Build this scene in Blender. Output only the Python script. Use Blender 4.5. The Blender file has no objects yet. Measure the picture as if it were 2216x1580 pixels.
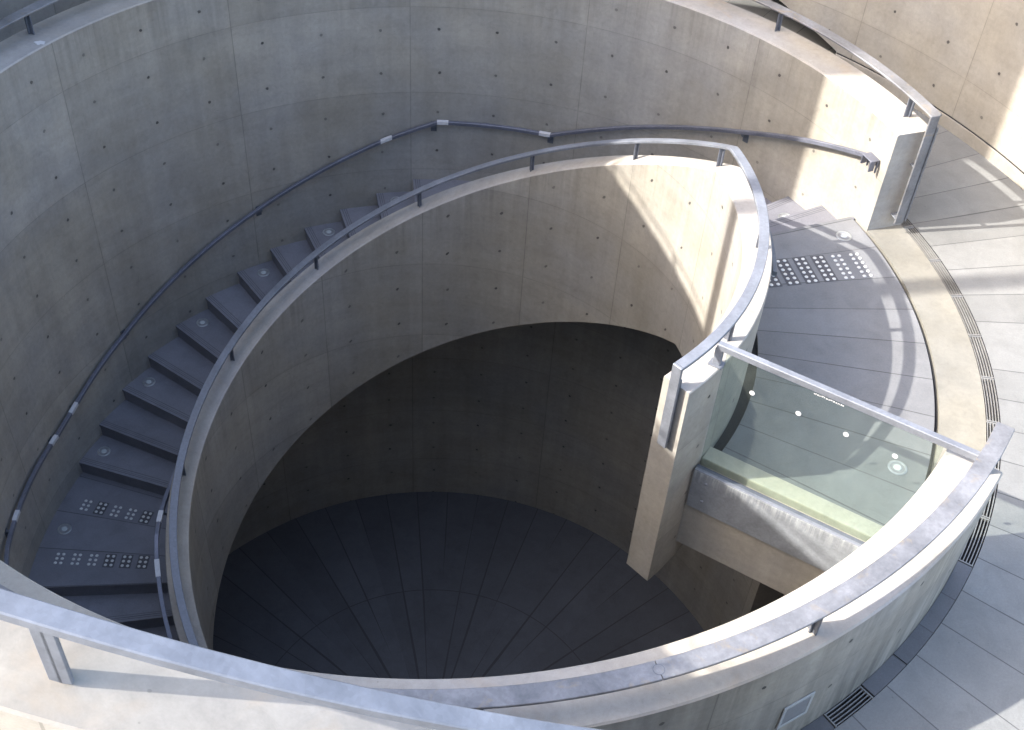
import bpy, math, random
import numpy as np
from mathutils import Vector, Matrix

S = bpy.context.scene
COL = S.collection
R = math.radians

# ------------------------------------------------------------------ camera, sky, sun, exposure
def make_camera():
    cam = bpy.data.cameras.new('camera')
    o = bpy.data.objects.new('camera', cam)
    COL.objects.link(o)
    pitch, roll = 0.76944031, 0.07469719
    fwd = Vector((0, math.cos(pitch), -math.sin(pitch)))
    right = Vector((1, 0, 0))
    up = right.cross(fwd)
    r = right * math.cos(roll) + up * math.sin(roll)
    u = -right * math.sin(roll) + up * math.cos(roll)
    m = Matrix((r, u, -fwd)).transposed().to_4x4()
    m.translation = Vector((0.73011065, -7.92629026, 7.00936936))
    o.matrix_world = m
    cam.sensor_fit = 'HORIZONTAL'
    cam.sensor_width = 36
    cam.lens = 2578.05767 / 2216 * 36
    cam.clip_start = 0.05
    cam.clip_end = 500
    S.camera = o
make_camera()

SUN_EL = 37.96
SUN_DIR = Vector((1.29, 0.28, -1.03)).normalized()      # the way the light travels
SUN_STRENGTH = 2.3
SKY_STRENGTH = 0.15
S.view_settings.view_transform = 'Standard'
S.view_settings.look = 'None'
S.view_settings.gamma = 1
S.view_settings.use_curve_mapping = False
S.view_settings.exposure = 2.36
S.view_settings.use_white_balance = True          # the camera balanced for the shade
S.view_settings.white_balance_temperature = 6950
S.view_settings.white_balance_tint = 11

world = bpy.data.worlds.new('World')
S.world = world
world.use_nodes = True
wn = world.node_tree
sky = wn.nodes.new('ShaderNodeTexSky')
sky.sky_type = 'NISHITA'
sky.sun_disc = False
sky.sun_elevation = R(SUN_EL)
sky.sun_rotation = math.atan2(-SUN_DIR.x, -SUN_DIR.y)
sky.air_density = 1.0
sky.dust_density = 3.5
sky.ozone_density = 1.0
bg = wn.nodes['Background']
bg.inputs['Strength'].default_value = SKY_STRENGTH
wn.links.new(sky.outputs[0], bg.inputs[0])

sl = bpy.data.lights.new('sun', 'SUN')
sl.energy = SUN_STRENGTH
sl.angle = R(0.5)
sl.color = (1.0, 0.99, 0.96)
so = bpy.data.objects.new('sun', sl)
COL.objects.link(so)
so.rotation_euler = SUN_DIR.to_track_quat('-Z', 'Y').to_euler()
so.location = (-20, -4, 20)
try:
    S.cycles.max_bounces = 10
    S.cycles.diffuse_bounces = 2
    S.cycles.transparent_max_bounces = 12
except Exception:
    pass

# ------------------------------------------------------------------ node helpers
class NT:
    def __init__(self, name):
        self.m = bpy.data.materials.new(name)
        self.m.use_nodes = True
        self.t = self.m.node_tree
        self.b = self.t.nodes['Principled BSDF']
    def n(self, ty, **kw):
        x = self.t.nodes.new(ty)
        for k, v in kw.items():
            setattr(x, k, v)
        return x
    def put(self, sock, v):
        if isinstance(v, (int, float)):
            sock.default_value = v
        elif isinstance(v, (tuple, list)):
            sock.default_value = v if len(v) == len(sock.default_value) else tuple(v) + (1,)
        else:
            self.t.links.new(v, sock)
    def M(self, op, a, b=0.0, c=0.0, clamp=False):
        x = self.n('ShaderNodeMath', operation=op, use_clamp=clamp)
        self.put(x.inputs[0], a); self.put(x.inputs[1], b); self.put(x.inputs[2], c)
        return x.outputs[0]
    def noise(self, vec, scale, detail=4, rough=.55, dist=0):
        x = self.n('ShaderNodeTexNoise')
        self.put(x.inputs['Vector'], vec)
        x.inputs['Scale'].default_value = scale
        x.inputs['Detail'].default_value = detail
        x.inputs['Roughness'].default_value = rough
        x.inputs['Distortion'].default_value = dist
        return x.outputs[0]
    def ramp(self, f, a, b, c=0.0, d=1.0):
        x = self.n('ShaderNodeMapRange')
        self.put(x.inputs[0], f)
        x.inputs[1].default_value = a; x.inputs[2].default_value = b
        x.inputs[3].default_value = c; x.inputs[4].default_value = d
        return x.outputs[0]
    def mix(self, f, a, b, mode='MIX'):
        x = self.n('ShaderNodeMix', data_type='RGBA', blend_type=mode)
        self.put(x.inputs[0], f); self.put(x.inputs[6], a); self.put(x.inputs[7], b)
        return x.outputs[2]
    def scale(self, vec, s):
        x = self.n('ShaderNodeVectorMath', operation='MULTIPLY')
        self.put(x.inputs[0], vec); x.inputs[1].default_value = s
        return x.outputs[0]
    def bump(self, h, strength, dist=0.01, normal=None):
        x = self.n('ShaderNodeBump')
        self.put(x.inputs['Height'], h)
        x.inputs['Strength'].default_value = strength
        x.inputs['Distance'].default_value = dist
        if normal is not None:
            self.put(x.inputs['Normal'], normal)
        return x.outputs[0]
    def uv(self):
        x = self.n('ShaderNodeUVMap'); x.uv_map = 'UVMap'
        s = self.n('ShaderNodeSeparateXYZ')
        self.t.links.new(x.outputs[0], s.inputs[0])
        return s.outputs[0], s.outputs[1]
    def pos(self):
        g = self.n('ShaderNodeNewGeometry')
        s = self.n('ShaderNodeSeparateXYZ')
        self.t.links.new(g.outputs['Position'], s.inputs[0])
        return g.outputs['Position'], s.outputs[0], s.outputs[1], s.outputs[2]
    def near(self, x, x0, dx, soft=False):
        """signed offset (in units of x) to the closest grid value x0 + k*dx"""
        t = self.M('DIVIDE', self.M('SUBTRACT', x, x0), dx)
        return self.M('MULTIPLY', self.M('SUBTRACT', t, self.M('ROUND', t)), dx)

DEG = math.pi / 180

def concrete(name, base=(.47, .445, .405), tie=None, seam=None, rad=1.0, stain=1.0, streak=1.0, alt=0.0, rust=0.0, foot=0.0, top=None):
    k = NT(name)
    P, px, py, pz = k.pos()
    big = k.noise(P, .55, 3)
    mid = k.noise(P, 2.2, 6, .6)
    fin = k.noise(P, 24, 5, .65)
    grain = k.noise(P, 140, 2, .5)
    drip = k.noise(k.scale(P, (5.0, 5.0, .35)), 1.0, 5, .6, .3)
    val = k.ramp(big, .3, .7, .92, 1.07)
    val = k.M('MULTIPLY', val, k.ramp(mid, .3, .72, 1 - .085 * stain, 1 + .06 * stain))
    val = k.M('MULTIPLY', val, k.ramp(fin, .3, .7, .93, 1.06))
    val = k.M('MULTIPLY', val, k.ramp(grain, .3, .7, .97, 1.03))
    val = k.M('MULTIPLY', val, k.ramp(drip, .35, .68, 1 - .1 * streak, 1 + .05 * streak))
    pour = k.noise(k.scale(P, (.5, .5, 6.5)), 1.0, 4, .6, .25)
    val = k.M('MULTIPLY', val, k.ramp(pour, .35, .68, .94, 1.045))
    scuff = k.noise(k.scale(P, (1, 1, 1)), 7.5, 6, .72, 1.2)
    val = k.M('MULTIPLY', val, k.ramp(scuff, .48, .72, 1.0, .87))
    # air holes: scattered small pits
    vo = k.n('ShaderNodeTexVoronoi'); k.put(vo.inputs['Vector'], P); vo.inputs['Scale'].default_value = 16
    vr = k.n('ShaderNodeSeparateColor'); k.t.links.new(vo.outputs['Color'], vr.inputs[0])
    pit = k.M('MULTIPLY', k.M('LESS_THAN', vo.outputs['Distance'], .085), k.M('GREATER_THAN', vr.outputs[0], .86))
    val = k.M('MULTIPLY', val, k.M('SUBTRACT', 1, k.M('MULTIPLY', pit, .2)))
    hgt = k.M('ADD', k.M('MULTIPLY', fin, .35), k.M('MULTIPLY', mid, .5))
    hgt = k.M('SUBTRACT', hgt, k.M('MULTIPLY', pit, .5))
    u, v = k.uv()
    if seam:
        s0, ds, z0, dz = seam
        tu = k.M('DIVIDE', k.M('SUBTRACT', u, s0), ds)
        tz = k.M('DIVIDE', k.M('SUBTRACT', pz, z0), dz)
        c = k.n('ShaderNodeCombineXYZ')
        k.put(c.inputs[0], k.M('FLOOR', tu)); k.put(c.inputs[1], k.M('FLOOR', tz))
        w = k.n('ShaderNodeTexWhiteNoise', noise_dimensions='2D')
        k.t.links.new(c.outputs[0], w.inputs['Vector'])
        val = k.M('MULTIPLY', val, k.ramp(w.outputs['Value'], 0, 1, .92, 1.06))
        du = k.M('MULTIPLY', k.M('ABSOLUTE', k.near(u, s0, ds)), DEG * rad)
        dv = k.M('ABSOLUTE', k.near(pz, z0, dz))
        wob = k.ramp(k.noise(P, 6, 3), .3, .7, .002, .0065)
        lu = k.M('LESS_THAN', du, wob); lv = k.M('LESS_THAN', dv, k.M('MULTIPLY', wob, .8))
        line = k.M('MAXIMUM', lu, k.M('MULTIPLY', lv, .7))
        soft = k.M('MAXIMUM', k.ramp(du, .0, .03, 1, 0), k.M('MULTIPLY', k.ramp(dv, 0, .03, 1, 0), .8))
        val = k.M('MULTIPLY', val, k.M('SUBTRACT', 1, k.M('MULTIPLY', line, .3)))
        val = k.M('MULTIPLY', val, k.M('SUBTRACT', 1, k.M('MULTIPLY', soft, .04)))
        hgt = k.M('SUBTRACT', hgt, k.M('MULTIPLY', line, .6))
    tint = k.mix(k.ramp(k.noise(P, .8, 4), .38, .66), (base[0] * 1.02, base[1], base[2] * .955), (base[0] * .965, base[1] * .99, base[2] * 1.045))
    if top is not None:
        below = k.M('SUBTRACT', top, v) if top != HP else k.M('SUBTRACT', top, pz)
        wash = k.ramp(k.noise(k.scale(P, (11, 11, .45)), 1.0, 5, .7, .2), .47, .66)
        fall = k.ramp(k.M('ADD', below, k.M('MULTIPLY', mid, .8)), .25, 1.35, 1, 0)
        val = k.M('MULTIPLY', val, k.M('SUBTRACT', 1, k.M('MULTIPLY', k.M('MULTIPLY', wash, fall), .24)))
    if foot:
        run = k.ramp(k.noise(k.scale(P, (9, 9, .8)), 1.0, 5, .65, .4), .38, .66)
        low = k.ramp(k.M('ADD', pz, k.M('MULTIPLY', mid, .35)), .15, 1.0, 1, 0)
        val = k.M('MULTIPLY', val, k.M('SUBTRACT', 1, k.M('MULTIPLY', k.M('MULTIPLY', run, low), foot)))
    col = k.mix(1, tint, val, 'MULTIPLY')
    if rust:
        rm = k.M('MULTIPLY', k.ramp(k.noise(P, 1.7, 5, .65, .6), .58, .74), rust)
        col = k.mix(rm, col, (.36, .27, .18))
    if tie:
        t0, dt, z0, dz = tie
        tu = k.near(u, t0, dt)
        z1 = z0
        if alt:
            odd = k.M('MODULO', k.M('ABSOLUTE', k.M('ROUND', k.M('DIVIDE', k.M('SUBTRACT', u, t0), dt))), 2)
            z1 = k.M('SUBTRACT', z0, k.M('MULTIPLY', odd, alt))
            tv = k.M('DIVIDE', k.M('SUBTRACT', v, z1), dz)
            tv = k.M('MULTIPLY', k.M('SUBTRACT', tv, k.M('ROUND', tv)), dz)
        else:
            tv = k.near(v, z0, dz)
        cu = k.M('ROUND', k.M('DIVIDE', k.M('SUBTRACT', u, t0), dt)); cv = k.M('ROUND', k.M('DIVIDE', k.M('SUBTRACT', v, z1), dz))
        cc = k.n('ShaderNodeCombineXYZ'); k.put(cc.inputs[0], cu); k.put(cc.inputs[1], cv)
        hw = k.n('ShaderNodeTexWhiteNoise', noise_dimensions='2D'); k.t.links.new(cc.outputs[0], hw.inputs['Vector'])
        hs = k.n('ShaderNodeSeparateColor'); k.t.links.new(hw.outputs['Color'], hs.inputs[0])
        tv = k.M('ADD', tv, k.ramp(hs.outputs[0], 0, 1, -.012, .012))
        a = k.M('ADD', k.M('MULTIPLY', tu, DEG * rad), k.ramp(hs.outputs[1], 0, 1, -.014, .014))
        d = k.M('SQRT', k.M('ADD', k.M('MULTIPLY', a, a), k.M('MULTIPLY', tv, tv)))
        d = k.M('ADD', d, k.ramp(k.noise(P, 40, 2), .3, .7, -.004, .004))
        hole = k.M('MULTIPLY', k.ramp(d, .0145, .0195, 1, 0), k.ramp(hs.outputs[2], 0, 1, .45, .95))
        halo = k.ramp(d, .02, .06, 1, 0)
        col = k.mix(k.M('MULTIPLY', halo, k.ramp(hs.outputs[0], 0, 1, .03, .22)), col, (.18, .17, .15))
        col = k.mix(hole, col, (.045, .042, .04))
        hgt = k.M('SUBTRACT', hgt, k.M('MULTIPLY', hole, 2.0))
    k.put(k.b.inputs['Base Color'], col)
    k.put(k.b.inputs['Roughness'], k.ramp(mid, .3, .7, .62, .82))
    k.put(k.b.inputs['Normal'], k.bump(hgt, .35, .006))
    return k.m

def paving(name, base, joints=None, rad_var=True, nosing=False, circ=None, joint_w=.005):
    k = NT(name)
    P, px, py, pz = k.pos()
    mid = k.noise(P, 1.6, 5, .6)
    fin = k.noise(P, 55, 4, .7)
    sp = k.noise(P, 190, 2, .6)
    wet = k.noise(P, 5, 4, .6, .4)
    val = k.ramp(mid, .3, .7, .9, 1.09)
    val = k.M('MULTIPLY', val, k.ramp(fin, .3, .7, .91, 1.08))
    val = k.M('MULTIPLY', val, k.ramp(sp, .3, .7, .9, 1.1))
    val = k.M('MULTIPLY', val, k.ramp(wet, .3, .75, 1.05, .9))
    hgt = k.M('ADD', k.M('MULTIPLY', fin, .5), k.M('MULTIPLY', sp, .3))
    oi = k.n('ShaderNodeObjectInfo')
    if nosing:
        val = k.M('MULTIPLY', val, k.ramp(oi.outputs['Random'], 0, 1, .93, 1.06))
    blot = k.noise(P, 3.1, 6, .7, .8)
    val = k.M('MULTIPLY', val, k.ramp(blot, .5, .74, 1.0, .84))
    u, v = k.uv()
    spot = k.n('ShaderNodeTexVoronoi'); k.put(spot.inputs['Vector'], P); spot.inputs['Scale'].default_value = 9
    sc = k.n('ShaderNodeSeparateColor'); k.t.links.new(spot.outputs['Color'], sc.inputs[0])
    dark = k.M('MULTIPLY', k.M('LESS_THAN', spot.outputs['Distance'], .07), k.M('GREATER_THAN', sc.outputs[0], .88))
    val = k.M('MULTIPLY', val, k.M('SUBTRACT', 1, k.M('MULTIPLY', dark, .22)))
    line = None
    if joints:
        t0, dt = joints
        tu = k.M('DIVIDE', k.M('SUBTRACT', u, t0), dt)
        w = k.n('ShaderNodeTexWhiteNoise', noise_dimensions='1D')
        k.put(w.inputs['W'], k.M('FLOOR', tu))
        val = k.M('MULTIPLY', val, k.ramp(w.outputs['Value'], 0, 1, .90, 1.07))
        du = k.M('MULTIPLY', k.M('MULTIPLY', k.M('ABSOLUTE', k.near(u, t0, dt)), DEG), v)
        line = k.M('LESS_THAN', du, joint_w)
    if circ:
        l2 = k.M('LESS_THAN', k.M('ABSOLUTE', k.M('SUBTRACT', v, circ)), joint_w)
        line = k.M('MAXIMUM', line, l2) if line is not None else l2
    if nosing:
        d = k.M('MULTIPLY', k.M('MULTIPLY', k.M('ABSOLUTE', u), DEG), v)
        for c0 in (.03, .055, .08):
            l3 = k.M('MULTIPLY', k.M('LESS_THAN', k.M('ABSOLUTE', k.M('SUBTRACT', d, c0)), .0042), .8)
            line = k.M('MAXIMUM', line, l3) if line is not None else l3
    col = k.mix(1, base, val, 'MULTIPLY')
    if line is not None:
        col = k.mix(k.M('MULTIPLY', line, .8), col, (.05, .05, .052))
        hgt = k.M('SUBTRACT', hgt, k.M('MULTIPLY', line, 1.2))
    k.put(k.b.inputs['Base Color'], col)
    k.put(k.b.inputs['Roughness'], k.ramp(mid, .3, .7, .55, .72))
    k.put(k.b.inputs['Normal'], k.bump(hgt, .3, .004))
    return k.m

def steel(name, base=(.19, .206, .238), metal=.35, rough=(.4, .6), rust=0.0, scale=1.0, drips=0.0, var=(.78, 1.14)):
    k = NT(name)
    P, px, py, pz = k.pos()
    a = k.noise(P, 3.2 * scale, 6, .65, .5)
    b = k.noise(P, 32 * scale, 4, .6)
    vo = k.n('ShaderNodeTexVoronoi'); k.put(vo.inputs['Vector'], P); vo.inputs['Scale'].default_value = 60
    sc = k.n('ShaderNodeSeparateColor'); k.t.links.new(vo.outputs['Color'], sc.inputs[0])
    val = k.ramp(a, .3, .7, var[0], var[1])
    val = k.M('MULTIPLY', val, k.ramp(b, .3, .7, .92, 1.07))
    val = k.M('MULTIPLY', val, k.ramp(sc.outputs[0], 0, 1, .95, 1.05))
    col = k.mix(1, base, val, 'MULTIPLY')
    if rust:
        rs = k.M('MULTIPLY', k.ramp(k.noise(P, 5, 5, .7, .8), .56, .68), rust)
        col = k.mix(rs, col, (.30, .24, .16))
    if drips:
        dn = k.ramp(k.noise(k.scale(P, (38, 38, 3)), 1.0, 5, .7), .46, .62)
        dm = k.M('MULTIPLY', k.M('MULTIPLY', dn, k.ramp(k.M('ADD', pz, k.M('MULTIPLY', a, .1)), -.11, .04)), drips)
        col = k.mix(dm, col, (.62, .65, .66))
    k.put(k.b.inputs['Base Color'], col)
    k.b.inputs['Metallic'].default_value = metal
    k.put(k.b.inputs['Roughness'], k.ramp(a, .3, .7, rough[0], rough[1]))
    k.put(k.b.inputs['Normal'], k.bump(k.M('ADD', b, k.M('MULTIPLY', a, 2)), .12, .004))
    return k.m

def plain(name, base, rough=.6, metal=0.0, var=.08, sc=30):
    k = NT(name)
    P, *_ = k.pos()
    v = k.ramp(k.noise(P, sc, 4), .3, .7, 1 - var, 1 + var)
    k.put(k.b.inputs['Base Color'], k.mix(1, base, v, 'MULTIPLY'))
    k.b.inputs['Roughness'].default_value = rough
    k.b.inputs['Metallic'].default_value = metal
    return k.m

def glass_mat():
    k = NT('pane_glass')
    t = k.n('ShaderNodeBsdfTransparent'); t.inputs[0].default_value = (.875, .915, .89, 1)
    g = k.n('ShaderNodeBsdfGlossy'); g.inputs['Roughness'].default_value = .02
    lw = k.n('ShaderNodeLayerWeight'); lw.inputs['Blend'].default_value = .5
    f = k.n('ShaderNodeMath', operation='MULTIPLY_ADD')          # two-sided Schlick reflectance
    k.put(f.inputs[0], k.M('POWER', lw.outputs['Facing'], 5)); f.inputs[1].default_value = .92; f.inputs[2].default_value = .035
    d = k.n('ShaderNodeBsdfDiffuse'); d.inputs[0].default_value = (.55, .62, .58, 1)
    P, *_ = k.pos()
    dirt = k.ramp(k.noise(P, 7, 5, .7), .35, .75, .02, .04)
    m1 = k.n('ShaderNodeMixShader'); k.t.links.new(f.outputs[0], m1.inputs[0])
    k.t.links.new(t.outputs[0], m1.inputs[1]); k.t.links.new(g.outputs[0], m1.inputs[2])
    m2 = k.n('ShaderNodeMixShader'); k.put(m2.inputs[0], dirt)
    k.t.links.new(m1.outputs[0], m2.inputs[1]); k.t.links.new(d.outputs[0], m2.inputs[2])
    k.t.links.new(m2.outputs[0], k.t.nodes['Material Output'].inputs[0])
    return k.m

# ------------------------------------------------------------------ mesh helpers
class MB:
    def __init__(self):
        self.v = []; self.f = []; self.uv = []; self.mi = []; self.sm = []
    def poly(self, pts, uvs=None, mi=0, smooth=False):
        i = len(self.v)
        self.v += [tuple(p) for p in pts]
        self.f.append(list(range(i, i + len(pts))))
        self.uv.append(uvs or [(0, 0)] * len(pts)); self.mi.append(mi); self.sm.append(smooth)
    def grid(self, rows, uvs, mi=0, smooth=True):
        """rows: two equally long lists of points"""
        i = len(self.v); n = len(rows[0])
        self.v += [tuple(p) for p in rows[0]] + [tuple(p) for p in rows[1]]
        for a in range(n - 1):
            self.f.append([i + a, i + a + 1, i + n + a + 1, i + n + a])
            self.uv.append([uvs[0][a], uvs[0][a + 1], uvs[1][a + 1], uvs[1][a]])
            self.mi.append(mi); self.sm.append(smooth)
    def sweep(self, prof, ths, mats, uvmode, rel=None, caps=True, capmat=0, closed=True):
        """prof(theta) -> list of (r, z), listed so that the outside lies on the left going inner-bottom, inner-top, outer-top, outer-bottom"""
        P = [prof(t) for t in ths]
        n = len(P[0])
        for e in range(n if closed else n - 1):
            a, b = e, (e + 1) % n
            ra = []; rb = []; ua = []; ub = []
            for t, p in zip(ths, P):
                c, s = math.cos(R(t)), math.sin(R(t))
                ra.append((p[a][0] * c, p[a][0] * s, p[a][1])); rb.append((p[b][0] * c, p[b][0] * s, p[b][1]))
                off = rel(t) if rel else 0
                if uvmode[e] == 'Z':
                    ua.append((t, p[a][1])); ub.append((t, p[b][1]))
                elif uvmode[e] == 'z':
                    ua.append((t, p[a][1] - off)); ub.append((t, p[b][1] - off))
                else:
                    ua.append((t, p[a][0])); ub.append((t, p[b][0]))
            self.grid((ra, rb), (ua, ub), mats[e], True)
        if caps and closed:
            for t, p, flip in ((ths[0], P[0], True), (ths[-1], P[-1], False)):
                c, s = math.cos(R(t)), math.sin(R(t))
                q = [(r * c, r * s, z) for r, z in p]
                w = [(r * 10, z) for r, z in p]
                if flip: q = q[::-1]; w = w[::-1]
                self.poly(q, w, capmat)
    def box(self, c, x, y, z, mi=0):
        """box centred at c with half-extent vectors x, y, z"""
        c, x, y, z = map(Vector, (c, x, y, z))
        for a, b, d in ((x, y, z), (y, z, x), (z, x, y)):
            for s in (1, -1):
                o = c + d * s
                q = [o - a - b, o + a - b, o + a + b, o - a + b]
                if s < 0: q = q[::-1]
                self.poly(q, [(0, 0), (1, 0), (1, 1), (0, 1)], mi)
    def cbox(self, c, x, y, z, ch=.004, mi=0):
        """box with chamfered edges along all four sides of the z direction and both rims"""
        c, x, y, z = map(Vector, (c, x, y, z))
        X, Y, Z = x.length, y.length, z.length
        ex, ey, ez = x / X, y / Y, z / Z
        def ring(dx, dy, h):
            return [c + ex * a + ey * b + ez * h for a, b in ((-dx + ch, -dy), (dx - ch, -dy), (dx, -dy + ch), (dx, dy - ch), (dx - ch, dy), (-dx + ch, dy), (-dx, dy - ch), (-dx, -dy + ch))]
        rings = [ring(X - ch, Y - ch, -Z), ring(X, Y, -Z + ch), ring(X, Y, Z - ch), ring(X - ch, Y - ch, Z)]
        for a, b in zip(rings, rings[1:]):
            for i in range(8):
                j = (i + 1) % 8
                self.poly([a[i], a[j], b[j], b[i]], None, mi)
        self.poly(rings[0][::-1], None, mi); self.poly(rings[3], None, mi)
    def lathe(self, c, prof, n=20, mi=0, smooth=True, axis=None):
        c = Vector(c)
        ax = Vector(axis).normalized() if axis is not None else Vector((0, 0, 1))
        ex = ax.orthogonal().normalized(); ey = ax.cross(ex)
        rows = []
        for r, z in prof:
            rows.append([c + ax * z + (ex * math.cos(2 * math.pi * i / n) + ey * math.sin(2 * math.pi * i / n)) * r for i in range(n + 1)])
        for a, b in zip(rows, rows[1:]):
            self.grid((a, b), ([(0, 0)] * (n + 1), [(0, 0)] * (n + 1)), mi, smooth)
        if prof[-1][0] > 1e-6: self.poly(rows[-1][:-1], None, mi)
        if prof[0][0] > 1e-6: self.poly(rows[0][:-1][::-1], None, mi)
    def build(self, name, mats, parent=None):
        off = Vector(parent.location) if parent is not None else Vector((0, 0, 0))
        if parent is not None and parent.parent is not None:
            off = off + Vector(parent.parent.location)
        me = bpy.data.meshes.new(name)
        me.from_pydata([tuple(Vector(p) - off) for p in self.v], [], self.f)
        if not isinstance(mats, (list, tuple)): mats = [mats]
        for m in mats: me.materials.append(m)
        ul = me.uv_layers.new(name='UVMap')
        for pl, uv, mi, sm in zip(me.polygons, self.uv, self.mi, self.sm):
            pl.material_index = mi; pl.use_smooth = sm
            for li, w in zip(pl.loop_indices, uv): ul.data[li].uv = w
        me.update()
        o = bpy.data.objects.new(name, me)
        COL.objects.link(o)
        if parent is not None: o.parent = parent
        return o

def tag(o, label=None, cat=None, group=None, kind=None):
    if label: o['label'] = label
    if cat: o['category'] = cat
    if group: o['group'] = group
    if kind: o['kind'] = kind
    return o

def thing(name, label, cat, loc=(0, 0, 0), group=None):
    o = bpy.data.objects.new(name, None)
    o.empty_display_size = .1
    COL.objects.link(o)
    o.location = loc
    return tag(o, label, cat, group)

def copy_thing(root, loc, label, group):
    c = root.copy(); COL.objects.link(c); c.location = loc
    c['label'] = label; c['group'] = group
    for ch in list(root.children):
        d = ch.copy(); COL.objects.link(d); d.parent = c
    return c

def rng(a, b, step=1.0):
    n = max(1, int(math.ceil(abs(b - a) / step)))
    return [a + (b - a) * i / n for i in range(n + 1)]
def pol(r, t, z): return Vector((r * math.cos(R(t)), r * math.sin(R(t)), z))
def rad(t): return Vector((math.cos(R(t)), math.sin(R(t)), 0))
def tan(t): return Vector((-math.sin(R(t)), math.cos(R(t)), 0))
UP = Vector((0, 0, 1))
def interp(t, xs, ys): return float(np.interp(t, xs, ys))

# ------------------------------------------------------------------ dimensions (metres, ring centre at the origin, plaza at z = 0)
RI, RO = 4.40, 4.787          # ring wall
HP = 1.10                     # top of the ring wall
T_A, T_B = 21.0, 328.4        # ends of the ring parapet
SI, SO = 2.54, 2.78           # inner spiral wall
WI, WO = 6.40, 6.63           # outer wall
ZF = -7.88                    # well floor
def in_top(t): return interp(t, [-44, 20, 400], [1.05, 1.05, 1.05 - .0248 * 380])
def in_bot(t): return max(ZF, interp(t, [-44, -15, 22, 400], [-1.2, -1.14, -1.12, -1.12 - .0246 * 378]))
def out_top(t): return interp(t, [176.5, 195, 212, 220.5, 235, 255, 267.2, 278, 302], [6.55, 6.54, 6.26, 6.15, 5.42, 5.0, 4.565, 4.08, 3.0])

# ------------------------------------------------------------------ materials
C_BASE = (.322, .302, .266)
m_ring_in = concrete('concrete_ring_inside', C_BASE, tie=(34.2, 8.68, .83, .545), seam=(47.0, 26.1, .56, 1.09), rad=RI, stain=1.25, top=HP)
m_ring_out = concrete('concrete_ring_outside', C_BASE, tie=(299.2, 8.1, .938, .515), seam=(295.1, 24.3, .68, 1.09), rad=RO, stain=1.6, streak=2.2, foot=.7, top=HP)
m_spiral = concrete('concrete_spiral', C_BASE, tie=(14.2, 12.95, -.20, .535), seam=(19.9, 26.15, .56, 1.09), rad=SI, alt=.19, top=0.0)
m_outer = concrete('concrete_outer', C_BASE, tie=(30.5, 6.5, .89, .535), seam=(33.75, 13.0, .62, 40.0), rad=WI, streak=.6)
m_spiral_out = concrete('concrete_spiral_outside', C_BASE, tie=(322.3 - 360, 13.0, .82, .56), seam=(19.9, 26.15, -.672, 1.09), rad=SO, stain=1.3)
m_conc = concrete('concrete_plain', C_BASE, stain=1.2)
m_top = concrete('concrete_coping', (.352, .33, .30), stain=1.5, streak=.3, rust=.5)
m_thresh = concrete('concrete_threshold', (.205, .196, .168), stain=1.6, streak=.5)
m_kerb = concrete('concrete_kerb', (.38, .36, .295), stain=1.3, streak=.3)
m_pave = paving('paving_plaza', (.172, .176, .174), joints=(359.6 - 360, 4.25))
m_land = paving('paving_landing', (.16, .164, .171), joints=(-.3, 6.0))
m_step = paving('paving_step', (.170, .172, .194), nosing=True)
m_land2 = paving('paving_lower_landing', (.170, .172, .194), joints=(173.5, 7.0))
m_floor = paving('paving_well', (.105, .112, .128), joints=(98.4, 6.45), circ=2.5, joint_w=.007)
m_cover = paving('channel_stone', (.10, .103, .112), joints=(312.6, 4.3))
m_steel = steel('galvanised_steel')
m_steel_near = steel('steel_near', (.185, .203, .238), .45, var=(.72, 1.2))
m_parapet = concrete('concrete_parapet', (.25, .236, .212), stain=1.6, streak=.3, rust=.4)  # darker copy of the concrete; soft shade on the parapet top put into its colour
m_post = steel('steel_post', (.15, .165, .2), .4)
m_frost = plain('frosted_ring', (.2, .205, .215), .5)
m_steel_top = steel('galvanised_weathered', (.20, .204, .218), .4, (.36, .6), rust=.55, var=(.6, 1.32))
m_dark = steel('steel_dark', (.13, .145, .17), .5, (.4, .6))
m_rail = steel('steel_handrail', (.16, .17, .21), .45, (.38, .55))
m_plate = steel('steel_fascia', (.27, .29, .315), .25, (.42, .6), scale=1.5, drips=.45)
m_grate = steel('steel_grate', (.24, .24, .235), .4, (.4, .55))
m_pit = plain('drain_pit', (.03, .03, .032), .9)
m_white = plain('white_plate', (.52, .52, .53), .4)
m_glass = glass_mat()
m_stud = plain('stud_metal', (.62, .62, .60), .35, .3)
m_pad = plain('stud_pad', (.075, .075, .082), .7)
m_lens = plain('lamp_lens', (.42, .45, .45), .25)
m_ringlight = steel('lamp_ring', (.42, .44, .45), .7, (.3, .5))
m_cement = plain('panel_frame', (.36, .37, .37), .5)
m_lightpane = plain('panel_pane', (.34, .38, .41), .25)

# ------------------------------------------------------------------ ground and floors
def annulus(name, mat, r0, r1, z, t0=0, t1=360, step=1.5, parent=None):
    b = MB(); ths = rng(t0, t1, step)
    if r0 < 1e-6:
        r0 = .01
    b.grid(([pol(r0, t, z) for t in ths][::-1], [pol(r1, t, z) for t in ths][::-1]), ([(t, r0) for t in ths][::-1], [(t, r1) for t in ths][::-1]), 0, False)
    return b.build(name, mat, parent)
b = MB(); ths = rng(0, 360, 1.5)
for ra, rb in ((RO + .118, 9.0), (9.0, 30.0), (30.0, 220.0)):
    b.grid(([pol(ra, t, 0) for t in ths][::-1], [pol(rb, t, 0) for t in ths][::-1]), ([(t, ra) for t in ths][::-1], [(t, rb) for t in ths][::-1]), 0, False)
tag(b.build('pavement', m_pave), kind='structure')
tag(annulus('floor', m_floor, 0, RI + .02, ZF), kind='structure')

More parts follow.
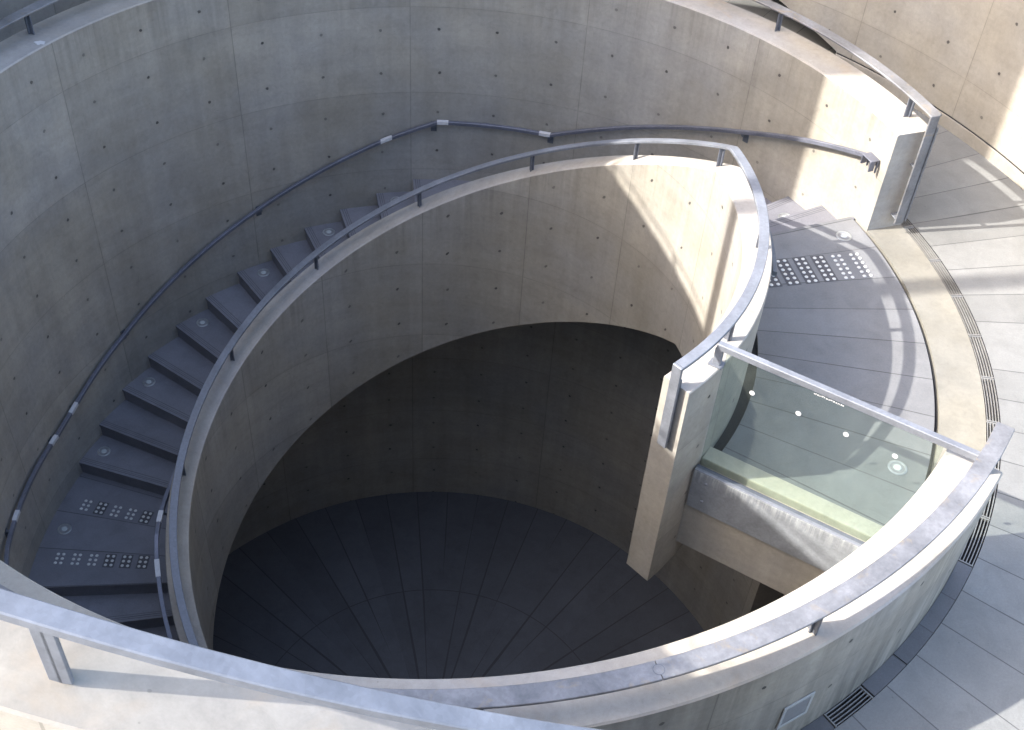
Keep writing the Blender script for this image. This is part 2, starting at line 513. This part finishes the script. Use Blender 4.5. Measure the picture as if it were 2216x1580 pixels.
# ------------------------------------------------------------------ ring wall
b = MB()
ch = .012
b.sweep(lambda t: [(RI, ZF - .05), (RI, HP - ch), (RI + ch, HP), (RO - ch, HP), (RO, HP - ch), (RO, ZF - .05)], rng(T_A, T_B, 1.0),
        [0, 2, 2, 2, 1, 2], ['z', 'z', 'r', 'z', 'z', 'r'], capmat=2)
for a, c, zb in ((T_B - 360, -9, ZF - .05), (-9, 18.9, -4.9), (18.9, T_A, ZF - .05)):
    b.sweep(lambda t: [(RI, zb), (RI, -.05), (RO, -.05), (RO, zb)], rng(a, c, 1.0), [0, 2, 2, 2], ['z', 'r', 'z', 'r'], capmat=2)
tag(b.build('ring_wall', [m_ring_in, m_ring_out, m_top]), 'round bare concrete wall with tie holes enclosing the stairwell and its parapet', 'wall')

b = MB()
b.sweep(lambda t: [(RO + .01, ZF - .05), (RO + .01, ZF + .004), (7.2, ZF + .004), (7.2, ZF - .05)], rng(-12, 22, 2), [0] * 4, ['z', 'r', 'z', 'r'])
b.sweep(lambda t: [(RO + .01, -4.6), (RO + .01, -4.4), (7.2, -4.4), (7.2, -4.6)], rng(-12, 22, 2), [0] * 4, ['z', 'r', 'z', 'r'])
b.sweep(lambda t: [(7.21, ZF - .05), (7.21, -4.4), (7.4, -4.4), (7.4, ZF - .05)], rng(-12, 22, 2), [0] * 4, ['z', 'r', 'z', 'r'])
for t in (-12.2, 22.2): b.box(pol(6.0, t, -6.2), rad(t) * 1.18, tan(t) * .012, UP * 1.7)
tag(b.build('passage', m_conc), 'dark passage opening off the foot of the well below the landing beam', 'passage')
b = MB()
b.sweep(lambda t: [(RI + .002, -.05), (RI + .002, .002), (RO - .004, .002), (RO - .004, -.05)], rng(T_B - 360, T_A, 1.0), [0, 0, 0, 0], ['z', 'r', 'z', 'r'])
tag(b.build('threshold', m_thresh), 'curved yellowish concrete strip in the gap of the ring wall beside the drain grates', 'threshold')

# ------------------------------------------------------------------ inner spiral wall
b = MB()
ch = .008
b.sweep(lambda t: [(SI, in_bot(t)), (SI, in_top(t) - ch), (SI + ch, in_top(t)), (SO - ch, in_top(t)), (SO, in_top(t) - ch), (SO, in_bot(t))], rng(-44, 303, 1.0),
        [0, 1, 1, 1, 2, 2], ['z', 'z', 'r', 'z', 'Z', 'r'], rel=in_top, capmat=3)
tag(b.build('spiral_wall', [m_spiral, m_top, m_spiral_out, m_conc]), 'helical concrete wall descending inside the stairwell, sunlit at its upper end', 'wall')

# ------------------------------------------------------------------ staircase
stair = thing('spiral_staircase', 'grey stone spiral staircase descending between the two curved concrete walls', 'staircase', (0, 0, ZF))
def step_block(name, t0, t1, z, mat, n_at=None, thick=.5, r0=SO, r1=RI):
    """tread from theta t0 (riser above) to nosing t1"""
    b = MB()
    ref = n_at if n_at is not None else 0
    ths = rng(t0, t1, 1.0)
    zb = max(z - thick, ZF + .002)
    nz = .018
    def prof(t): return [(r0, zb), (r0, z), (r1, z), (r1, zb)]
    P = ths
    top = ([pol(r0, t, z) for t in P], [pol(r1, t, z) for t in P])
    b.grid((top[0][::-1], top[1][::-1]), ([(t - ref, r0) for t in P][::-1], [(t - ref, r1) for t in P][::-1]), 0, False)
    b.grid(([pol(r0, t, zb) for t in P], [pol(r1, t, zb) for t in P]), ([(50, 1)] * len(P),) * 2, 0, False)
    # riser, slightly set back below the nosing edge
    c = tan(t1) * .012
    f0, f1 = pol(r0, t1, z), pol(r1, t1, z)
    g0, g1 = pol(r0, t1, z - .03), pol(r1, t1, z - .03)
    b.poly([f0, f1, g1, g0][::-1], [(50, 1)] * 4)
    b.poly([g0, g1, g1 - c, g0 - c][::-1], [(50, 1)] * 4)
    h0, h1 = pol(r0, t1, zb) - c, pol(r1, t1, zb) - c
    b.poly([g0 - c, g1 - c, h1, h0][::-1], [(50, 1)] * 4)
    e0, e1 = pol(r0, t0, z), pol(r1, t0, z)
    k0, k1 = pol(r0, t0, zb), pol(r1, t0, zb)
    b.poly([e0, e1, k1, k0], [(50, 1)] * 4)
    return b.build(name, mat, stair)

OV = .35                                              # each tread runs a little under the one above
levels = []                                           # (t0, t1, z)
z = 0.0
nos = [24.2 + 6.15 * k for k in range(9)]
for k in range(8):
    z -= .1973
    levels.append((nos[k], nos[k + 1], z))
z = -1.776
levels.append((nos[8], 98.9, z))
nos2 = [98.9 + 6.08 * k for k in range(12)]
for k in range(11):
    z -= .187
    levels.append((nos2[k], nos2[k + 1], z))
z = -4.02
LOW = (nos2[11], 187.6, z)
nos3 = [187.6 + 6.0 * k for k in range(20)]
lower = []
for k in range(19):
    z -= .193
    lower.append((nos3[k], nos3[k + 1], z))
for (a, c, zz) in levels + lower:
    step_block('landing' if c - a > 12 else 'step', a - OV, c, zz, m_step, n_at=c, thick=.46)
# lower landing, tread joints instead of nosing lines over its length
step_block('landing', LOW[0] - OV, LOW[1], LOW[2], m_land2, n_at=0, thick=.5)

# upper landing (cut by the straight edge under the glass)
GA = Vector((2.26, -1.63, 0)); GD = Vector((.878, -.478, 0)).normalized(); GN = Vector((GD.y, -GD.x, 0))
def hit(o, r):
    """theta where the line o + t*GD meets radius r"""
    bq = o.x * GD.x + o.y * GD.y; cq = o.x ** 2 + o.y ** 2 - r * r
    t = -bq + math.sqrt(bq * bq - cq)
    p = o + GD * t
    return math.degrees(math.atan2(p.y, p.x))
CB = GA - GN * .185                                    # back edge of the concrete kerb
b = MB()
def slab(b, r0, r1, o, zt, zb, t1):
    n = 50
    a0, a1 = hit(o, r0), hit(o, r1)
    th0 = [a0 + (t1 - a0) * i / n for i in range(n + 1)]; th1 = [a1 + (t1 - a1) * i / n for i in range(n + 1)]
    q0 = [pol(r0, t, zt) for t in th0]; q1 = [pol(r1, t, zt) for t in th1]
    b.grid((q0[::-1], q1[::-1]), ([(t, r0) for t in th0][::-1], [(t, r1) for t in th1][::-1]), 0, False)
    d = Vector((0, 0, zb - zt))
    k0 = [p + d for p in q0]; k1 = [p + d for p in q1]
    b.grid((k0, k1), ([(t, r0) for t in th0], [(t, r1) for t in th1]), 0, False)
    b.grid((q0, k0), ([(t, r0) for t in th0],) * 2, 0, False)
    b.grid((k1, q1), ([(t, r1) for t in th1],) * 2, 0, False)
    b.poly([q0[0], q1[0], k1[0], k0[0]], [(50, 3)] * 4)
    b.poly([q0[-1], k0[-1], k1[-1], q1[-1]], [(50, 3)] * 4)
slab(b, SO + .09, RI - .035, CB, 0.0, -.06, 24.2)
b.build('landing', m_land, stair)
b = MB()
slab(b, SO, RI, CB, -.055, -.5, 24.2)
b.build('landing_slab', m_pit, stair)
# nosing lip of the top landing
b = MB()
b.box(pol((SO + RI) / 2 + .02, 24.2, -.1) - tan(24.2) * .02, rad(24.2) * ((RI - SO) / 2 - .03), tan(24.2) * .02, UP * .098)
b.build('riser', m_step, stair)

# ------------------------------------------------------------------ landing edge: beam, fascia plate, kerb
beam = thing('landing_beam', 'concrete edge beam with blue grey steel plate below the glass balustrade', 'beam', (GA.x + GD.x * .8, GA.y + GD.y * .8, -.95))
def span(o, r0=SO, r1=RI):
    bq = o.x * GD.x + o.y * GD.y
    f = lambda r: -bq + math.sqrt(bq * bq - (o.x ** 2 + o.y ** 2 - r * r))
    return f(r0), f(r1)
def line_box(b, off0, off1, z0, z1, e0=.0, e1=.0, mi=0, cham=None):
    om = GA + GN * ((off0 + off1) / 2)
    s0, s1 = span(om); s0 -= e0; s1 += e1
    c = om + GD * ((s0 + s1) / 2) + UP * ((z0 + z1) / 2)
    if cham: b.cbox(c, GD * ((s1 - s0) / 2), GN * abs(off1 - off0) / 2, UP * ((z1 - z0) / 2), cham, mi)
    else: b.box(c, GD * ((s1 - s0) / 2), GN * abs(off1 - off0) / 2, UP * ((z1 - z0) / 2), mi)
b = MB(); line_box(b, -.18, .062, -.95, -.075, .05, .1); b.build('beam', m_conc, beam)
b = MB(); line_box(b, -.183, -.03, -.07, .03, .0, .1, cham=.006); b.build('kerb', m_kerb, beam)
b = MB(); line_box(b, .064, .092, -.43, .0, -.02, .1, cham=.003); b.build('fascia_plate', m_plate, beam)
b = MB(); line_box(b, .062, .094, .0005, .012, -.02, .1, cham=.003); b.build('steel_angle', m_steel, beam)
b = MB(); line_box(b, .010, .060, -.07, -.012, -.01, .1); b.build('glazing_channel', m_dark, beam)
b = MB()
for tt, zz in ((.12, -.1), (.12, -.31)):
    b.lathe(GA + GD * tt + GN * .092 + UP * zz, [(.014, 0), (.014, .006), (.008, .011)], 12, axis=GN)
b.build('bolt', m_steel, beam)

# ------------------------------------------------------------------ glass balustrade
gl = thing('glass_balustrade', 'clear greenish glass balustrade with straight steel top rail across the landing edge', 'balustrade', (GA.x + GD.x * .8, GA.y + GD.y * .8, 0))
s0, s1 = span(GA)
b = MB(); b.box(GA + GD * ((s0 + s1) / 2) + UP * .60, GD * ((s1 - s0) / 2 - .015), GN * .0065, UP * .605)
b.build('glass_pane', m_glass, gl)
b = MB()
e0, e1 = -.07, 1.85
b.cbox(GA + GD * ((e0 + e1) / 2) + UP * 1.235, GD * ((e1 - e0) / 2), GN * .026, UP * .028, .004)
b.build('top_rail', m_steel, gl)
b = MB()
b.cbox(GA + GD * (-.05) + UP * 1.13, GD * .03, GN * .02, UP * .08, .003)
b.box(GA + GD * (-.05) + UP * 1.056, GD * .055, GN * .04, UP * .005)
b.build('rail_foot', m_steel, gl)
for tt in (.26, .62, .98, 1.34):
    b = MB(); b.lathe(GA + GD * tt + GN * .007 + UP * .935, [(.021, 0), (.021, .002), (.019, .003)], 20, axis=GN)
    b.build('white_dot', m_white, gl)
random.seed(4)
b = MB(); x = .68
while x < .9:
    w = random.uniform(.006, .014)
    b.box(GA + GD * (x + w / 2) + GN * .0075 + UP * (1.178 + random.uniform(-.003, .003)), GD * (w / 2), GN * .0005, UP * random.uniform(.003, .006))
    x += w + random.uniform(.003, .008)
b.build('etched_mark', m_white, gl)

# ------------------------------------------------------------------ guard rails
def rail_sweep(b, r0, r1, zf, th, t0, t1, step=1.0, mi=0):
    c = .004
    b.sweep(lambda t: [(r0, zf(t) - th + c), (r0, zf(t) - c), (r0 + c, zf(t)), (r1 - c, zf(t)), (r1, zf(t) - c), (r1, zf(t) - th + c), (r1 - c, zf(t) - th), (r0 + c, zf(t) - th)],
            rng(t0, t1, step), [mi] * 8, ['r'] * 8)
def post(r, t, z0, z1, w=.05, d=.045, skew=0.0, mat=None, parent=None):
    """T-section post: a flat plate across the wall and a web along the rail"""
    b = MB()
    c = pol(r, t, (z0 + z1) / 2); h = (z1 - z0) / 2
    b.cbox(c, rad(t) * d, tan(t) * .006, UP * h, .002)
    b.cbox(c + rad(t) * .006, rad(t) * .006, tan(t) * (w / 2), UP * h, .002)
    return b.build('post', mat or m_post, parent)

# ring rail
g = thing('guard_rail', 'wide flat galvanised steel rail on short posts along the top of the ring wall', 'railing', (0, 0, HP))
zr = HP + .235
b = MB(); rail_sweep(b, 4.607, 4.73, lambda t: zr, .02, 19.85, 290.71); b.build('rail_bar', m_steel_top, g)
b = MB(); rail_sweep(b, 4.607, 4.73, lambda t: zr, .02, 290.79, 330.6); b.build('rail_bar', m_steel_top, g)
b = MB(); b.lathe(pol(4.668, 290.75, zr - .019), [(.031, 0), (.031, .0195), (.030, .0202)], 28); b.build('joint_disc', m_steel_top, g)
b = MB(); b.lathe(pol(4.668, 290.75, zr - .0185), [(.0345, 0), (.0345, .0192)], 28); b.build('joint_seat', m_dark, g)
for t in [24.3, 46.8] + [72.95, 99.1, 125.2, 151.4, 176.8, 202.2, 227.7, 253.1, 278.5, 303.9, 327.5]:
    post(4.668, t, HP, zr - .02, parent=g)
# end bars turned down in front of the wall ends
def down_bar(t, r0, r1, z0, z1, parent, mat, off=.0, th=.02):
    b = MB(); c = pol((r0 + r1) / 2, t, (z0 + z1) / 2) + tan(t) * off
    b.cbox(c, rad(t) * ((r1 - r0) / 2), tan(t) * (th / 2), UP * ((z1 - z0) / 2), .004)
    return b.build('end_bar', mat, parent)
down_bar(19.85, 4.607, 4.705, .12, zr, g, m_steel_top, -.008)
b = MB(); b.cbox(pol(4.712, 19.85, .68) - tan(19.85) * .012, rad(19.85) * .006, tan(19.85) * .022, UP * .53, .002); b.build('end_web', m_dark, g)
for zz, ww in ((.17, .05), (.75, .02)):
    b = MB(); b.cbox(pol(4.66, 20.45, zz), rad(20.45) * ww, tan(20.45) * .045, UP * .006, .002); b.build('end_bracket', m_steel, g)
b = MB(); b.cbox(pol(4.70, 329.6, 1.21), rad(329.6) * .03, tan(329.6) * .03, UP * .10, .003); b.build('end_bracket', m_steel, g)
b = MB(); b.cbox(pol(4.74, 330.2, .85), rad(330.2) * .03, tan(330.2) * .05, UP * .012, .003); b.build('end_bracket', m_steel, g)

# spiral wall rail
g = thing('guard_rail', 'narrow grey steel rail on short posts following the top of the helical inner wall', 'railing', (0, 0, 1.05))
zi = lambda t: in_top(t) + .225
b = MB(); rail_sweep(b, 2.63, 2.712, zi, .03, -44.7, 300); b.build('rail_bar', m_steel, g)
for t in (-29.8, -4, 23.7, 48, 73, 98.9, 124.4, 150.4, 176.2, 202, 227.8):
    post(2.672, t, in_top(t) - .003, zi(t) - .028, w=.045, d=.03, parent=g)
b = MB(); te = -44.0
b.cbox(pol(2.671, te, .86) - tan(te) * .045, rad(te) * .041, tan(te) * .012, UP * .413, .003)
b.build('end_bar', m_steel, g)
b = MB()
b.cbox(pol(2.671, te, .80) - tan(te) * .016, rad(te) * .03, tan(te) * .017, UP * .33, .003)
b.build('end_web', m_dark, g)

# ------------------------------------------------------------------ wall handrails
def bracket(b, r_wall, r_rail, t, z, sgn):
    c = pol((r_wall + r_rail) / 2, t, z - .045)
    b.cbox(c, rad(t) * (abs(r_wall - r_rail) / 2), tan(t) * .014, UP * .022, .003)
    b.cbox(pol(r_rail, t, z - .02), rad(t) * .012, tan(t) * .02, UP * .03, .003)
    b.cbox(pol(r_wall - sgn * .004, t, z - .085), rad(t) * .004, tan(t) * .035, UP * .07, .003)
OX = [24.0, 34.9, 45.8, 61.6, 77.0, 95.1, 103.6, 124.7, 151.3, 164.9, 169.5, 190.5, 310]
OZ = [.76, .425, .07, -.40, -.875, -.875, -1.12, -1.80, -2.62, -2.96, -3.02, -3.03, -6.8]
ohz = lambda t: interp(t, OX, OZ)
h = thing('handrail', 'dark steel handrail on brackets along the inside of the ring wall', 'handrail', (0, 0, -4))
b = MB(); rail_sweep(b, 4.305, 4.348, ohz, .045, 24.4, 300, .5); b.build('rail_bar', m_rail, h)
for t in (45.8, 77.0, 95.6, 124.4, 151, 170.2, 187, 213, 239):
    b = MB(); bracket(b, RI, 4.327, t, ohz(t) - .02, 1); b.build('bracket', m_dark, h)
b = MB()                                                # flat end plate with two turned down flanges
t = 24.4; z0 = ohz(t)
b.cbox(pol(4.340, t - .9, z0 - .006), rad(t) * .050, tan(t) * .075, UP * .006, .002)
b.cbox(pol(4.318, t - .05, z0 - .055), rad(t) * .030, tan(t) * .006, UP * .05, .002)
b.cbox(pol(4.318, t - 1.8, z0 - .060), rad(t) * .030, tan(t) * .006, UP * .055, .002)
for q in (t - .05, t - 1.8):
    b.cbox(pol(4.375, q, z0 - .075), rad(t) * .010, tan(t) * .006, UP * .07, .002)
b.build('end_hook', m_rail, h)
for t in (77.8, 94.2, 103.2, 164.7, 170.6, 184.8):
    b = MB(); w = .9
    zz = lambda q: ohz(q) + .002
    b.sweep(lambda q: [(4.303, zz(q) - .04), (4.303, zz(q)), (4.350, zz(q)), (4.350, zz(q) - .04)], rng(t - w, t + w, .45), [0] * 4, ['r'] * 4)
    b.build('braille_plate', m_white, h)

IX = [-35, 20, 73, 90, 166, 175, 189, 192, 310]
IZ = [.90, .90, -.80, -.88, -2.95, -3.05, -3.06, -3.12, -6.9]
ihz = lambda t: interp(t, IX, IZ)
h = thing('handrail', 'dark steel handrail on the stair side of the helical inner wall', 'handrail', (0, 0, -4))
b = MB(); rail_sweep(b, 2.812, 2.85, ihz, .045, -6, 13, .5); b.build('rail_bar', m_dark, h)
b = MB(); rail_sweep(b, 2.835, 2.88, ihz, .045, 24, 300, .5); b.build('rail_bar', m_rail, h)
for t in (12, 30, 56, 82, 108, 134, 160, 182.4, 208, 234):
    b = MB(); bracket(b, SO, 2.857, t, ihz(t) - .02, -1); b.build('bracket', m_dark, h)
for t in (184.2, 195.2):
    b = MB(); w = 1.5
    zz = lambda q: ihz(q) + .002
    b.sweep(lambda q: [(2.832, zz(q) - .03), (2.832, zz(q)), (2.883, zz(q)), (2.883, zz(q) - .03)], rng(t - w, t + w, .5), [0] * 4, ['r'] * 4)
    b.build('braille_plate', m_white, h)

# ------------------------------------------------------------------ tactile studs
def stud_panel(rc, tc, z, rows, label, group, cols=2, dr=.066, da=.064, pad=True):
    p0 = pol(rc, tc, z)
    p = thing('tactile_panel', label, 'tactile paving', p0, group)
    if pad:
        b = MB()
        b.box(p0 + UP * .0015, rad(tc) * (dr * cols / 2 + .002), tan(tc) * (da * rows / 2), UP * .0015)
        b.build('backing_plate', m_pad, p)
    for i in range(cols):
        for j in range(rows):
            q = p0 + rad(tc) * ((i - (cols - 1) / 2) * dr) + tan(tc) * ((j - (rows - 1) / 2) * da)
            b = MB(); b.lathe(q + UP * .002, [(.0185, 0), (.0175, .003), (.013, .007), (.0, .008)], 14)
            b.build('stud', m_stud, p)
    return p
ORD = ['first', 'second', 'third', 'fourth', 'fifth', 'sixth']
for i in range(6):
    r = 3.16 + .186 * i
    stud_panel(r, 14.5, 0, 6, '%s long two by six stud block from the inner wall on the sunlit upper landing' % ORD[i], 'long stud blocks on the upper landing', pad=(i < 4))
for i in range(5):
    r = 3.38 + .183 * i
    stud_panel(r, 171.6, -4.02, 3, '%s two by three stud block from the inner wall, back row of lower landing' % ORD[i], 'stud blocks at the back of the lower landing', dr=.06, da=.06, pad=(i in (0, 3)))
for i in range(6):
    r = 3.21 + .184 * i
    stud_panel(r, 182.3, -4.02, 3, '%s two by three stud block from the inner wall, front row of lower landing' % ORD[i], 'stud blocks at the front of the lower landing', dr=.06, da=.06, pad=(i < 3))

# ------------------------------------------------------------------ recessed floor lights
LG = 'round lights set in the treads'
def light_proto(loc, label):
    p = thing('floor_light', label, 'floor light', loc, LG)
    loc = Vector(loc)
    b = MB(); b.lathe(loc, [(.078, 0), (.078, .002), (.074, .004), (.06, .004), (.058, .001)], 28); b.build('bezel', m_ringlight, p)
    b = MB(); b.lathe(loc, [(.058, 0), (.058, .0015)], 28); b.build('frosted_ring', m_frost, p)
    b = MB(); b.lathe(loc, [(.032, 0), (.032, .004), (.027, .007), (.0, .008)], 22); b.build('lens', m_lens, p)
    return p
def lev(t):
    for a, c, zz in levels + lower + [LOW]:
        if a <= t < c: return zz
    return 0.0
NUM = ['first', 'second', 'third', 'fourth', 'fifth', 'sixth']
proto = light_proto((*pol(4.14, 338.3, 0).xy, .0), 'round floor light set in the landing behind the glass balustrade')
copy_thing(proto, pol(4.13, 20.7, .0), 'round floor light at the top nosing beside the ring wall end', LG)
copy_thing(proto, pol(4.12, 32.8, lev(32.8)), 'round floor light on the sunlit second step below the upper landing', LG)
for i, t in enumerate((101.8, 113.6, 125.6, 137.8, 150.0, 162.4)):
    copy_thing(proto, pol(4.225, t, lev(t)), '%s round floor light going down the shaded flight behind the inner wall' % NUM[i], LG)
copy_thing(proto, pol(4.21, 176.7, -4.02), 'round floor light on the lower landing between two rows of studs', LG)

# ------------------------------------------------------------------ drain channel round the ring
b = MB()
b.sweep(lambda t: [(RO + .001, -.14), (RO + .001, -.10), (RO + .117, -.10), (RO + .117, -.14)], rng(0, 360, 2), [0] * 4, ['z', 'r', 'z', 'r'], caps=False)
b.sweep(lambda t: [(RO + .118, -.14), (RO + .1185, 0), (RO + .128, -.001), (RO + .128, -.14)], rng(0, 360, 2), [0] * 4, ['z', 'r', 'z', 'r'], caps=False)
tag(b.build('drain_channel', m_pit), 'dark narrow drain channel running round the foot of the ring wall', 'drain')
def grate(t0, t1, label, group, deep=0.0):
    tc = (t0 + t1) / 2
    p = thing('drain_grate', label, 'drain grate', pol(RO + .058, tc, -.03), group)
    for i in range(5):
        r = RO + .010 + .0238 * i
        b = MB(); b.sweep(lambda t: [(r - .0035, -.03), (r - .0035, -.002), (r + .0035, -.002), (r + .0035, -.03)], rng(t0 + .06, t1 - .06, 1), [0] * 4, ['r'] * 4)
        b.build('grate_bar', m_grate, p)
    for t in (t0 + .12, t1 - .12):
        b = MB(); b.cbox(pol(RO + .058, t, -.013), rad(t) * .056, tan(t) * .006, UP * .0145, .002); b.build('cross_bar', m_grate, p)
    return p
GR = 'curved drain grates along the gap of the ring wall'
edges = [-30.2, -24.0, -17.6, -11.2, -4.8, 1.6, 8.0, 14.2, 20.4]
names = ['by the dark channel cover below the ring wall end', 'next after the one at the channel cover', 'beside the wall end under the rail tip',
         'at the tip of the rail beside the glass balustrade', 'nearest the middle of the threshold on the glass side', 'at the middle of the threshold', 'crossed by the soft dark pole shadow', 'nearest the ring wall end with the down turned rail']
for (a, c), nm in zip(zip(edges, edges[1:]), names):
    grate(a, c, 'curved steel drain grate ' + nm, GR)
grate(20.4, 26.4, 'curved steel drain grate in shade behind the down turned rail end', GR)
grate(308.0, 312.5, 'short dark drain grate at the foot of the shaded ring wall below the wall panel', 'short drain grates in the cover strip')
def cover(t0, t1, label, group='stone covers over the drain channel'):
    b = MB()
    b.sweep(lambda t: [(RO + .003, -.06), (RO + .003, .001), (RO + .114, .001), (RO + .114, -.06)], rng(t0, t1, 1), [0] * 4, ['z', 'r', 'z', 'r'])
    tag(b.build('channel_cover', m_cover), label, 'drain cover', group)
cover(317.05, 329.7, 'long dark stone cover strip over the drain at the foot of the shaded ring wall')
cover(312.6, 316.95, 'short dark stone cover between the long cover strip and the short grate')
cover(296.0, 307.9, 'dark stone cover strip below the wall panel at the bottom of the photo')
cover(26.6, 120.0, 'stone cover strip behind the far side of the ring wall')

# small framed panel in the outside of the ring wall
t0, t1 = 302.15, 305.15; tc = (t0 + t1) / 2
w = thing('wall_panel', 'small square grey framed panel set in the shaded outside of the ring wall', 'wall panel', pol(RO, tc, .26))
b = MB()
hw = RO * R(t1 - t0) / 2
c0 = pol(RO + .006, tc, .385)
for dx, dz, sx, sz in ((0, .112, hw, .014), (0, -.112, hw, .014), (-hw + .014, 0, .014, .098), (hw - .014, 0, .014, .098)):
    b.cbox(c0 + tan(tc) * dx + UP * dz, tan(tc) * sx, UP * sz, rad(tc) * .005, .002)
b.build('frame', m_cement, w)
b = MB(); b.box(c0 - rad(tc) * .0005, tan(tc) * (hw - .03), UP * .094, rad(tc) * .004); b.build('pane', m_frost, w)
b = MB(); b.box(c0 - rad(tc) * .001 - UP * .01, tan(tc) * (hw - .06), UP * .055, rad(tc) * .003); b.build('lens', m_lightpane, w)

random.seed(11)
b = MB(); c = pol(4.475, 152.4, HP + .0015); n = 18
ring = [c + Vector((math.cos(2 * math.pi * i / n) * .055, math.sin(2 * math.pi * i / n) * .04, 0)) * random.uniform(.6, 1.15) for i in range(n)]
low = [p - UP * .0035 for p in ring]
b.poly(ring)
for i in range(n): b.poly([low[i], low[(i + 1) % n], ring[(i + 1) % n], ring[i]])
tag(b.build('bird_dropping', m_white), 'white splash on the top of the ring wall near the upper left post', 'splash')

# ------------------------------------------------------------------ outer wall
def zt(t): return interp(t, [134, 150, 165, 176.5], [5.5, 8.9, 10.7, 11.6])
def zlow(t):
    if t < 48.6: return -.05
    return .16 + .042 * (t - 48.6)
b = MB()
b.sweep(lambda t: [(WI, -.05), (WI, 5.0), (WO, 5.0), (WO, -.05)], rng(8, 48.6, 1), [0, 1, 1, 1], ['z', 'r', 'z', 'r'], capmat=1)
b.sweep(lambda t: [(WI, zlow(t)), (WI, 5.0), (WO, 5.0), (WO, zlow(t))], rng(48.6, 112, 1), [0, 1, 1, 1], ['z', 'r', 'z', 'r'], capmat=1)
b.sweep(lambda t: [(WI, -.05), (WI, 5.0), (WO, 5.0), (WO, -.05)], rng(112, 134, 1), [0, 1, 1, 1], ['z', 'r', 'z', 'r'], capmat=1)
b.sweep(lambda t: [(WI, -.05), (WI, zt(t)), (WO, zt(t)), (WO, -.05)], rng(134, 176.5, 1), [0, 1, 1, 1], ['z', 'r', 'z', 'r'], capmat=1)
tag(b.build('outer_wall', [m_outer, m_conc]), 'tall curved concrete wall behind the walkway at the upper right', 'wall')
b = MB()
b.sweep(lambda t: [(WI, -.05), (WI, out_top(t) - .008), (WI + .008, out_top(t)), (WO - .008, out_top(t)), (WO, out_top(t) - .008), (WO, -.05)], rng(176.5, 302, 1),
        [0, 1, 1, 1, 0, 1], ['z', 'z', 'r', 'z', 'z', 'r'], capmat=1)
tag(b.build('parapet_wall', [m_outer, m_parapet]), 'pale sloping parapet wall in the lower left foreground under the near rail', 'wall')
g = thing('guard_rail', 'near pale blue galvanised rail on a stout post crossing the lower left foreground', 'railing', (0, 0, 4))
zo = lambda t: out_top(t) + interp(t, [177, 238, 252], [.225, .225, .288])
b = MB(); rail_sweep(b, 6.50, 6.557, zo, .034, 246, 301); b.build('rail_bar', m_steel_near, g)
b = MB(); rail_sweep(b, 6.512, 6.542, zo, .016, 177, 246); b.build('rail_bar', m_steel_near, g)
for t in (178, 186, 194.6, 203, 211.5, 220, 228.5, 237, 246, 257, 267.85, 281, 294):
    b = MB(); z0, z1 = out_top(t) - .004, zo(t) - .03; c = pol(6.512, t, (z0 + z1) / 2); hh = (z1 - z0) / 2
    b.cbox(c, rad(t) * .019, tan(t) * .006, UP * hh, .002); b.cbox(c + rad(t) * .012, rad(t) * .007, tan(t) * .028, UP * hh, .003)
    b.build('post', m_steel_near, g)
# kerb at the foot of the wall and the dark recess behind
b = MB()
b.sweep(lambda t: [(WI - .022, -.04), (WI - .022, .135), (WI - .018, .14), (WI - .002, .14), (WI - .002, -.04)], rng(8, 48.5, 1), [0] * 5, ['z', 'z', 'r', 'z', 'r'])
b.sweep(lambda t: [(WI - .012, .141), (WI - .012, .152), (WI - .002, .152), (WI - .002, .141)], rng(8, 48.5, 1), [1] * 4, ['z', 'r', 'z', 'r'], capmat=1)
tag(b.build('kerb', [m_conc, m_pit]), 'low concrete kerb at the foot of the tall outer wall', 'kerb')
b = MB()
b.sweep(lambda t: [(WO + .01, zlow(t)), (WO + .01, zlow(t) + .3), (9.5, zlow(t) + .3), (9.5, zlow(t))], rng(48.6, 112, 2), [0] * 4, ['z', 'r', 'z', 'r'])
b.sweep(lambda t: [(9.5, -.02), (9.5, zlow(t) + .3), (9.8, zlow(t) + .3), (9.8, -.02)], rng(40, 114, 2), [0] * 4, ['z', 'r', 'z', 'r'])
b.box(pol(8.1, 48.0, .2), rad(48) * 1.45, tan(48) * .1, UP * .25)
b.box(pol(8.1, 112.5, 1.5), rad(112.5) * 1.45, tan(112.5) * .1, UP * 1.6)
tag(b.build('undercroft', m_conc), 'dark low recess behind the walkway under the outer wall', 'building')
# pole on the upper walkway whose soft shadow crosses the landing
p = thing('lamp_pole', 'steel pole standing on the upper wall outside the picture', 'pole', pol(6.515, 194.0, 6.54))
b = MB(); b.lathe(pol(6.515, 194.0, 6.54), [(.15, 0), (.15, .015), (.108, .02), (.104, 5.4), (.0, 5.42)], 20); b.build('shaft', m_steel, p)
